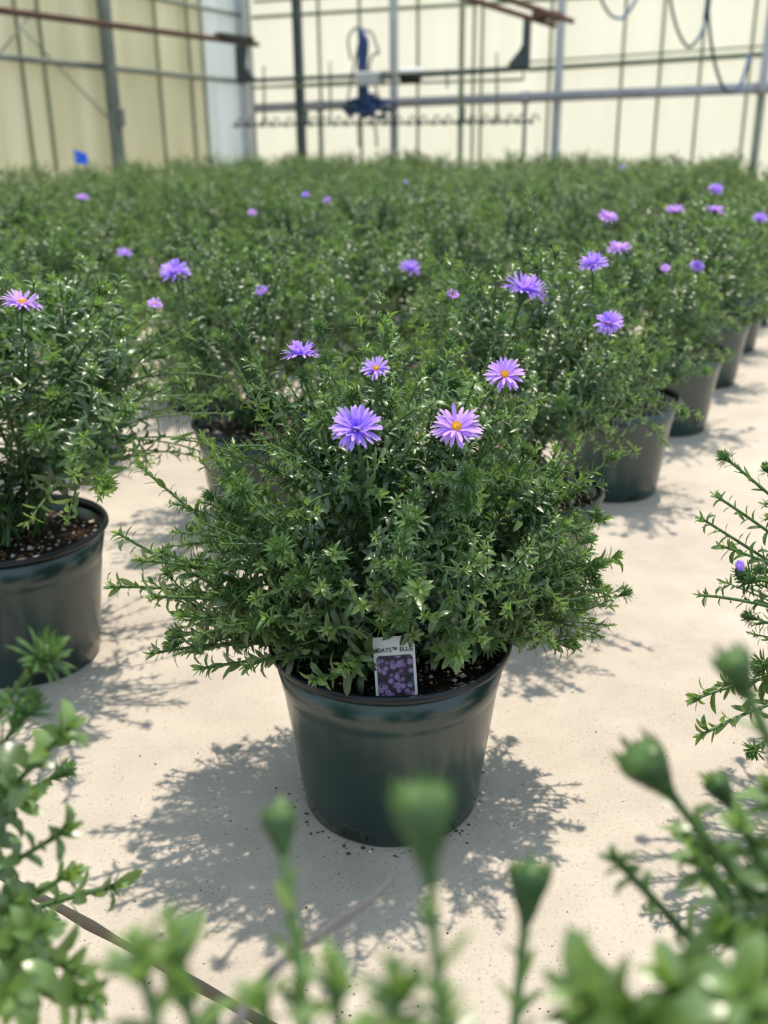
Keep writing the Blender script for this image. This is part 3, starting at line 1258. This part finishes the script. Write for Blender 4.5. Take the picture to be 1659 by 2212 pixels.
# no leaf hangs over the lettering and the picture of the plant tag
lv = gen[1]
keep_ = np.ones(len(lv['len']), bool)
for fr in (0.0, .35, .7, 1.0):
    for sx in (-.1, .1):
        q = lv['M'][:, :3, 3] + lv['M'][:, :3, 1] * fr + lv['M'][:, :3, 0] * sx + np.array([HX, HY, -CAM_H])
        dp = q @ np.array(FWD)
        ux = W_PX / 2 + F_PX * (q @ np.array(RT)) / dp
        uy = H_PX / 2 - F_PX * (q @ np.array(UP)) / dp
        keep_ &= ~((ux > 806) & (ux < 911) & (uy > 1398) & (uy < 1530) & (q[:, 1] < 1.03))
for k_ in lv:
    lv[k_] = lv[k_][keep_]
hero = full_plant('potted_aster', (HX, HY, 0), 'bushy potted aster with a printed plant tag in its dark green pot', gen, 300)
rs = np.random.RandomState(2)
for p, nrm, dbl, mn, s in fl:
    flower_detail(hero, frame(Vector(rel(p, hb_)), nrm, s, rs.uniform(0, 6)), rs, dbl, mn)

# ------------------------------------------------------------------ plant tag
tb0 = at_y(858, 1509, .985)
tag_root = empty('plant_tag', tb0)
tag(tag_root, 'white plant tag printed with purple asters standing in the soil', 'plant tag')
lean = math.radians(68)
ty = Vector((0, math.cos(lean), math.sin(lean)))
tx = Vector((1, 0, 0))
tn = tx.cross(ty)
rr_ = math.radians(3.2)
tx2 = tx * math.cos(rr_) + ty * math.sin(rr_)
ty2 = ty * math.cos(rr_) - tx * math.sin(rr_)
MTAG = Matrix.Identity(4)
for i in range(3):
    MTAG[i][0], MTAG[i][1], MTAG[i][2] = tx2[i], ty2[i], tn[i]
MTAG.translation = tb0
tag_root.matrix_world = MTAG
TW, TH = .0478, .074


def rrect(name, cx, cy, w_, h_, r, z0, z1, mat, parent, seg=5):
    bm = bmesh.new()
    pts = []
    for sx, sy, a0 in ((1, 1, 0), (-1, 1, 90), (-1, -1, 180), (1, -1, 270)):
        for k in range(seg + 1):
            a = math.radians(a0 + 90 * k / seg)
            pts.append((cx + sx * (w_ / 2 - r) + r * math.cos(a), cy + sy * (h_ / 2 - r) + r * math.sin(a)))
    f = [bm.verts.new((x_, y_, z1)) for x_, y_ in pts]
    g = [bm.verts.new((x_, y_, z0)) for x_, y_ in pts]
    bm.faces.new(f)
    bm.faces.new(g[::-1])
    k = len(f)
    for i in range(k):
        bm.faces.new((f[i], g[i], g[(i + 1) % k], f[(i + 1) % k]))
    return link(name, bm_mesh(name, bm, mat), parent)


rrect('card', 0, TH / 2 - .008, TW, TH + .010, .002, -.0004, .0004, MT['white'], tag_root)
# printed picture of massed purple flowers
M = Mat('printed_flowers', lin(120, 90, 140), 0.45)
tc = M.new('ShaderNodeTexCoord')
vo = M.new('ShaderNodeTexVoronoi')
vo.inputs['Scale'].default_value = 150
vo.inputs['Randomness'].default_value = .9
M.l(tc.outputs['Object'], vo.inputs['Vector'])
fl_c = M.ramp(vo.outputs['Distance'], [(0.0, lin(120, 88, 96)), (0.14, lin(128, 92, 120)), (0.2, lin(186, 150, 204)), (0.48, lin(150, 116, 180)), (0.6, lin(58, 48, 66)), (1.0, lin(34, 32, 40))]).outputs[0]
no = M.noise(70, 3)
msk = M.ramp(no.outputs['Fac'], [(0.36, (0.15, .14, .2, 1)), (0.52, (1, 1, 1, 1))]).outputs[0]
M.l(M.mix(1.0, fl_c, msk, 'MULTIPLY'), M.bsdf.inputs['Base Color'])
MT['print'] = M.m
MT['ink'] = Mat('dark_ink', lin(52, 56, 60), 0.6).m
PW, PH_ = .0405, .0455
rrect('printed_picture_border', 0, .0262, PW + .001, PH_ + .001, .004, .0004, .0006, MT['ink'], tag_root)
rrect('printed_picture', 0, .0262, PW, PH_, .0036, .0006, .0008, MT['print'], tag_root)


def text_obj(name, body, size, x_, y_, z_, mat, parent):
    cu = bpy.data.curves.new(name, 'FONT')
    cu.body = body
    cu.size = size
    cu.extrude = .0001
    cu.offset = size * .022
    cu.align_x = 'CENTER'
    to = bpy.data.objects.new(name, cu)
    C.objects.link(to)
    bpy.context.view_layer.update()
    me = bpy.data.meshes.new_from_object(to.evaluated_get(bpy.context.evaluated_depsgraph_get()))
    bpy.data.objects.remove(to, do_unlink=True)
    me.materials.clear()
    me.materials.append(mat)
    return link(name, me, parent, Matrix.Translation((x_, y_, z_)))


text_obj('lettering', 'DAYS\u2122 BLUE', .0070, 0.0010, .0535, .0005, MT['ink'], tag_root)

# ------------------------------------------------------------------ the sharp plant at the right edge and the near plants
RB = (.665, 1.03)
ex = []
for px, py, dep, bud, lf in [(1562, 985, 1.15, True, 1), (1512, 1118, 1.13, False, 1), (1510, 1285, 1.10, False, .9), (1495, 1512, 1.07, False, 1.2), (1510, 1590, 1.06, False, 1.2), (1545, 1070, 1.12, False, .9),
                             (1612, 1250, 1.08, True, 1), (1625, 1625, 1.02, True, .9), (1655, 1010, 1.16, True, 1), (1560, 1180, 1.10, False, 1.1), (1640, 1440, 1.05, True, 1), (1560, 1480, 1.08, False, 1.2)]:
    ex.append((rel(at_depth(px, py, dep), RB), bud, None, lf))
gen = gen_plant(31, .235, .235, .40, 200, 34, .0062, .029, lambda az: 86, explicit=ex, bud_frac=.25)
rp = full_plant('potted_aster', (RB[0], RB[1], 0), 'potted aster across the bare concrete from the tagged plant with a closed violet bud', gen, 120)
pb_ = at_depth(1600, 1232, 1.075)
bud_root = link('flower', CALYX, rp, frame(Vector(rel(pb_, RB)), (-.3, -.25, .9), .9))
for k in range(26):
    az = k * 2.39996
    link('petal', PT_MESH[('petal', 3)], bud_root, Matrix.Rotation(az, 4, 'Z') @ Matrix.Translation((0, .0015 + .003 * (k / 26), .001)) @ Matrix.Rotation(1.25 - .25 * (k / 26), 4, 'X'))

# lower left plant
LB = (-.44, .56)
ex = []
for px, py, dep, bud, lf in [(105, 1405, .66, True, 1), (145, 1662, .80, True, .9), (255, 1912, .76, False, 1.3), (150, 1570, .60, False, 1.3), (165, 2095, .56, False, 1.4), (150, 1790, .62, False, 1.1), (60, 1720, .66, False, 1.2),
                             (160, 1880, .70, False, 1.2), (90, 2010, .55, False, 1.3), (40, 1950, .62, False, 1.2), (20, 1640, .7, False, 1.1), (190, 2160, .52, False, 1.4), (30, 2150, .5, False, 1.4), (60, 1520, .66, True, 1)]:
    ex.append((rel(at_depth(px, py, dep), LB), bud, None, lf))
gen = gen_plant(41, .22, .2, .38, 150, 30, .0068, .030, lambda az: 80, explicit=ex, bud_frac=.2,
                keep=lambda t: t[0] < .10, wf=1.35, thick=1.1)
full_plant('potted_aster', (LB[0], LB[1], 0), 'potted aster beside the floor joint with shoots leaning over the concrete', gen, 90, None, True, 1.2)

# plant right below the lens
BB = (.03, .10)
ex = []
for px, py, dep, bud, lf in [(603, 1775, .42, True, 1), (912, 1745, .31, True, 1.0), (1143, 1895, .42, True, 1), (300, 2060, .34, False, 1.5), (370, 2010, .36, False, 1.3), (720, 2090, .33, False, 1.2), (850, 2120, .31, False, 1.3),
                             (560, 2150, .36, False, 1.3), (960, 2170, .33, False, 1.2)]:
    ex.append((rel(at_depth(px, py, dep), BB), bud, None, lf))
gen = gen_plant(51, .2, .13, .36, 130, 26, .0085, .030, lambda az: 80, explicit=ex, bud_frac=.04,
                keep=lambda t: (CAM_H - t[2]) > 1.22 * (t[1] + BB[1]) + .02, wf=1.3, thick=1.3)
bp_root = full_plant('potted_aster', (BB[0], BB[1], 0), 'potted aster whose tall buds rise in front of the tagged pot', gen, 40, None, False, 1.1, GOBLETS)
pts = [rel(at_depth(px, py, d), BB) for px, py, d in ((500, 2230, .40), (545, 2155, .42), (600, 2085, .44), (655, 2045, .46), (740, 1985, .52), (800, 1945, .58), (850, 1895, .62))]
link('bare_stem', mesh_np('bare_stem', *tube_np(catmull(pts, 5), .0034, .0014, 6), MT['dry']), bp_root)

# lower right plant
QB = (.33, .34)
ex = []
for px, py, dep, bud, lf in [(1392, 1645, .46, True, 1), (1585, 1435, .43, True, .9), (1550, 1695, .55, True, 1), (1325, 1850, .47, False, .9), (1655, 1700, .5, False, 1.2), (1500, 1850, .5, False, 1.1), (1600, 1780, .46, False, 1.3),
                             (1480, 1800, .55, False, 1.1), (1640, 1900, .5, True, 1), (1560, 2000, .45, False, 1.3), (1450, 2120, .36, False, 1.6), (1250, 2150, .34, False, 1.7), (1600, 2140, .34, False, 1.6), (1350, 2190, .35, False, 1.6)]:
    ex.append((rel(at_depth(px, py, dep), QB), bud, None, lf))
gen = gen_plant(61, .19, .17, .36, 120, 26, .0080, .030, lambda az: 80, explicit=ex, bud_frac=.2,
                keep=lambda t: t[0] > .05, wf=1.3, thick=1.5)
full_plant('potted_aster', (QB[0], QB[1], 0), 'potted aster with thick stems and round buds rising over the bare concrete', gen, 70, None, False, 1.15, GOBLETS)

# ------------------------------------------------------------------ the field of asters
FA, FC = .290, .390
VARS = []
for s, (nt, nm, sp, ll) in enumerate([(270, 34, .0068, .0285), (250, 34, .0068, .0295), (270, 34, .0070, .028), (250, 30, .0070, .030), (170, 24, .0105, .036), (160, 24, .0105, .037)]):
    stems, lv, buds = gen_plant(100 + s, FA, FA, FC, nt, nm, sp, ll, lambda az: 68, rosette=8, bud_frac=.22, wild=.18)
    r = random.Random(s)
    ext = []
    for p, d, si in buds:
        V, F, T = BUDS[r.randrange(3)]
        mm = np.array(frame(p, d, r.uniform(.8, 1.3), r.uniform(0, 6)))
        ext.append((V @ mm[:3, :3].T + mm[:3, 3], F, T))
    fm = leaves_mesh('foliage', lv, np.ones(len(lv['len']), bool), ext)
    V, F = join_np([stem_mesh(p, 4) for p in stems])
    VARS.append((fm, mesh_np('stems', V, F, MT['stem'])))

spots = [('P', .235, 1.655), ('A', .55, 2.30), ('B', .83, 2.83), ('C', 1.10, 3.38), ('D', 1.36, 3.93)]
frng = random.Random(77)
row0 = Vector((1.36, 3.93, 0))
for k in range(1, 14):
    q = row0 + D1 * .62 * k
    spots.append(('R0', q.x, q.y))
base1 = Vector((-.60, 1.49, 0))
for j in range(0, 16):
    for i in range(-8, 22):
        q = base1 - D2 * .68 * j + D1 * (.62 * i + (.08 if j == 0 and i > 1 else 0) + (.0 if j % 2 == 0 else .27))
        nm = 'L' if (j == 0 and i == 0) else ('K' if (j == 0 and i == 1) else '')
        if j == 0 and i < 0:
            continue
        if not nm:
            q = q + Vector((frng.uniform(-.018, .018), frng.uniform(-.018, .018), 0))
        if nm == 'K':
            q = Vector((-.27, 2.12, 0))
        spots.append((nm or 'R%d' % (j + 1), q.x, q.y))


def inside(x, y):
    p = Vector((x, y, 0)) - CORNER
    for cp, co in ((652, .7), (994, .5)):
        if (flat(on_back(cp, 322, co)) - Vector((x, y, 0))).length < .38:
            return False
    return p.dot(n_left) > .40 and p.dot(n_back) > .40


def seen(x, y):
    if y < .9:
        return False
    dep = y * math.cos(PITCH) + .3 * math.sin(PITCH)
    return abs(x) < (W_PX / 2 / F_PX) * dep + .47


plants = []
SPECIAL = {'P': 'potted aster directly behind the tagged plant, its pot half hidden', 'A': 'potted aster at the aisle edge, second pot behind the tagged plant',
           'B': 'potted aster at the aisle edge, third pot behind the tagged plant', 'C': 'potted aster at the aisle edge, fourth pot behind the tagged plant',
           'D': 'potted aster at the aisle edge, fifth pot behind the tagged plant', 'L': 'large potted aster standing on open concrete beside the tagged plant',
           'K': 'potted aster standing in the row right behind the large one beside the tagged plant'}
pipe_legs = [flat(pa.lerp(pb, t)) for t in (0.15, 0.58, 0.99)]
for nm, x, y in spots:
    for lg in pipe_legs:                      # pots stand clear of the pipe's legs
        dv = Vector((x, y, 0)) - lg
        if dv.length < .34:
            along, across = dv.dot(D2), dv.dot(D1)
            sh = math.copysign(math.sqrt(.34 ** 2 - across ** 2), along) - along
            x, y = x + D2.x * sh, y + D2.y * sh
    if not inside(x, y) or not seen(x, y):
        continue
    far = y > 4.6
    v = frng.randrange(4) if not far else 4 + frng.randrange(2)
    root = empty('potted_aster', (x, y, 0), frng.uniform(0, 6.28) if nm not in ('L',) else 2.0)
    s = frng.uniform(.94, 1.0)
    fs = (s * frng.uniform(.97, 1.03), s * frng.uniform(.97, 1.03), frng.uniform(.95, 1.05))
    if nm == 'L':
        fs = (1.3, 1.3, 1.08)
    add_pot(root, y < 3.5)
    f = link('foliage', VARS[v][0], root)
    f.scale = fs
    tag(f, kind='stuff')
    g = link('stems', VARS[v][1], root)
    g.scale = fs
    plants.append(dict(o=root, x=x, y=y, nm=nm, fs=fs, n=0))

# open flowers standing over the field, each a part of the plant it grows on
field_fl = [(178, 428, .9, .1), (545, 460, .6, .3), (380, 590, 1.15, .25), (48, 658, 1.0, .1), (335, 658, .45, .3), (886, 582, 1.1, .2), (1132, 632, 1.35, .0), (1280, 573, .9, .1), (1336, 538, 1.0, .1), (1312, 470, .9, .1),
            (1458, 456, 1.0, .1), (1545, 456, 1.0, .1), (1546, 411, 1.0, .2), (1642, 474, 1.0, .1), (1315, 700, .8, .5), (660, 422, .6, .2), (708, 434, .7, .2), (876, 395, .6, .2), (1505, 576, .6, .4), (978, 637, .4, .4),
            (565, 629, .5, .4), (268, 549, .8, .1), (1437, 580, .4, .4), (1345, 361, .6, .2)]
rs = np.random.RandomState(9)
for px, py, s, tilt in field_fl:
    best = None
    for pl in plants:
        p, t = ray_dome(px, py, (pl['x'], pl['y']), FA * pl['fs'][0], FA * pl['fs'][1], FC * pl['fs'][2], lvl=1.12)
        if p is not None and (best is None or t < best[1]):
            best = (p, t, pl)
    if best is None:
        p = at_z(px, py, .6)
        pl = min(plants, key=lambda q: (q['x'] - p.x) ** 2 + (q['y'] - p.y) ** 2)
        best = (p, 0, pl)
    p, t, pl = best
    tc = (CAM - p).normalized()
    nrm = (Vector((0, 0, 1)) * (1 - tilt) + tc * tilt + Vector((rs.normal(0, .15), rs.normal(0, .12), 0))).normalized()
    if px == 1132:
        nrm = Vector((.28, .05, .95)).normalized()
    inv = pl['o'].matrix_basis.inverted() if False else (Matrix.Translation(pl['o'].location) @ pl['o'].rotation_euler.to_matrix().to_4x4()).inverted()
    flower_simple(pl['o'], inv @ frame(p, nrm, s, rs.uniform(0, 6)), [0, 1, 2][rs.randint(3)] if px != 1132 else 0)
    pl['n'] += 1
ORD = ['first', 'second', 'third', 'fourth', 'fifth', 'sixth', 'seventh', 'eighth', 'ninth', 'tenth', 'eleventh', 'outermost']
words = {1: 'one open purple flower', 2: 'two open purple flowers', 3: 'three open purple flowers', 4: 'four open purple flowers', 5: 'five open purple flowers'}
for pl in plants:
    if pl['nm'] in SPECIAL:
        tag(pl['o'], SPECIAL[pl['nm']], 'potted plant', 'potted asters in the rows')
    elif pl['n']:
        tag(pl['o'], 'leafy potted aster in the %s row from the bare aisle carrying ' % ORD[min(int(pl['nm'][1:]), 11)] + words[min(5, pl['n'])], 'potted plant', 'potted asters in the rows')
    elif (Vector((pl['x'], pl['y'], 0)) - CORNER).dot(n_back) < 1.25:
        tag(pl['o'], 'leafy green potted aster without open flowers, in the last row along the cream back wall', 'potted plant', 'potted asters along the back wall')
    elif (Vector((pl['x'], pl['y'], 0)) - CORNER).dot(n_left) < 1.2:
        tag(pl['o'], 'leafy green potted aster without open flowers, in the row beside the yellowed wall', 'potted plant', 'potted asters along the left wall')
    elif pl['nm'] == 'R0':
        tag(pl['o'], 'leafy potted aster without open flowers, far along the row that edges the bare aisle', 'potted plant', 'potted asters of the aisle row')
    else:
        k = int(pl['nm'][1:])
        tag(pl['o'], 'leafy potted aster without open flowers in the %s row in from the bare aisle' % ORD[min(k, 11)], 'potted plant', 'potted asters of the %s row' % ORD[min(k, 11)])

# ------------------------------------------------------------------ blue marker flag
pf = max((at_y(172, 338, 8.0 + .02 * k) for k in range(40)), key=lambda q: min(math.hypot(q.x - .03 - c['x'], q.y - c['y']) for c in plants))
fr_ = empty('marker_flag', (pf.x, pf.y, 0))
tag(fr_, 'small bright blue marker flag on a stake among the plants', 'flag')
tube_obj('stake', [(-.03, 0, 0), (-.03, 0, pf.z + .05)], .004, MT['steel'], fr_, 6)
bm = bmesh.new()
grid = []
for i in range(6):
    row = []
    for j in range(5):
        u, v = i / 5, j / 4
        row.append(bm.verts.new((-.045 + .105 * u, .012 * math.sin(u * 5 + v), pf.z + .055 - .105 * v + u * (.03 * (.6 - v) * -1.0) - .02 * u)))
    grid.append(row)
for i in range(5):
    for j in range(4):
        bm.faces.new((grid[i][j], grid[i + 1][j], grid[i + 1][j + 1], grid[i][j + 1]))
bmesh.ops.solidify(bm, geom=bm.faces[:], thickness=.002)
link('flag', bm_mesh('flag', bm, MT['flag']), fr_)

# ------------------------------------------------------------------ crumbs on the floor
rs = np.random.RandomState(14)
feet = [(HX, HY), RB, LB, BB, QB] + [(q['x'], q['y']) for q in plants]
parts = []
for i in range(900):
    px, py = rs.uniform(-100, 1760), rs.uniform(1350, 2230)
    p = at_z(px, py, 0)
    if abs((p - j0).dot(jn)) < .012:
        continue
    if any((p.x - a) ** 2 + (p.y - b) ** 2 < .1145 ** 2 for a, b in feet):
        continue
    s = rs.choice([.0006, .001, .0016], p=[.6, .32, .08])
    parts.append(chunk_np(rs, np.array([p.x, p.y, s * .35]), s))
for i in range(140):
    a = rs.uniform(0, 6.283)
    r = .1145 + abs(rs.normal(0, .012))
    s = rs.choice([.001, .0018, .003], p=[.5, .4, .1])
    parts.append(chunk_np(rs, np.array([HX + r * math.cos(a), HY + r * math.sin(a), s * .35]), s))
V, F = join_np(parts)
cr = link('floor_crumbs', mesh_np('floor_crumbs', V, F, MT['crumb'], smooth=False))
tag(cr, 'scattered soil and perlite crumbs on the concrete around the tagged pot', 'crumbs', kind='stuff')
p = at_z(1041, 1716, 0)
pe = link('perlite_lump', mesh_np('perlite_lump', *chunk_np(rs, np.array([0, 0, .003]), .0048), MT['white']))
pe.location = p
tag(pe, 'white perlite lump lying on the concrete beside the tagged pot', 'perlite')
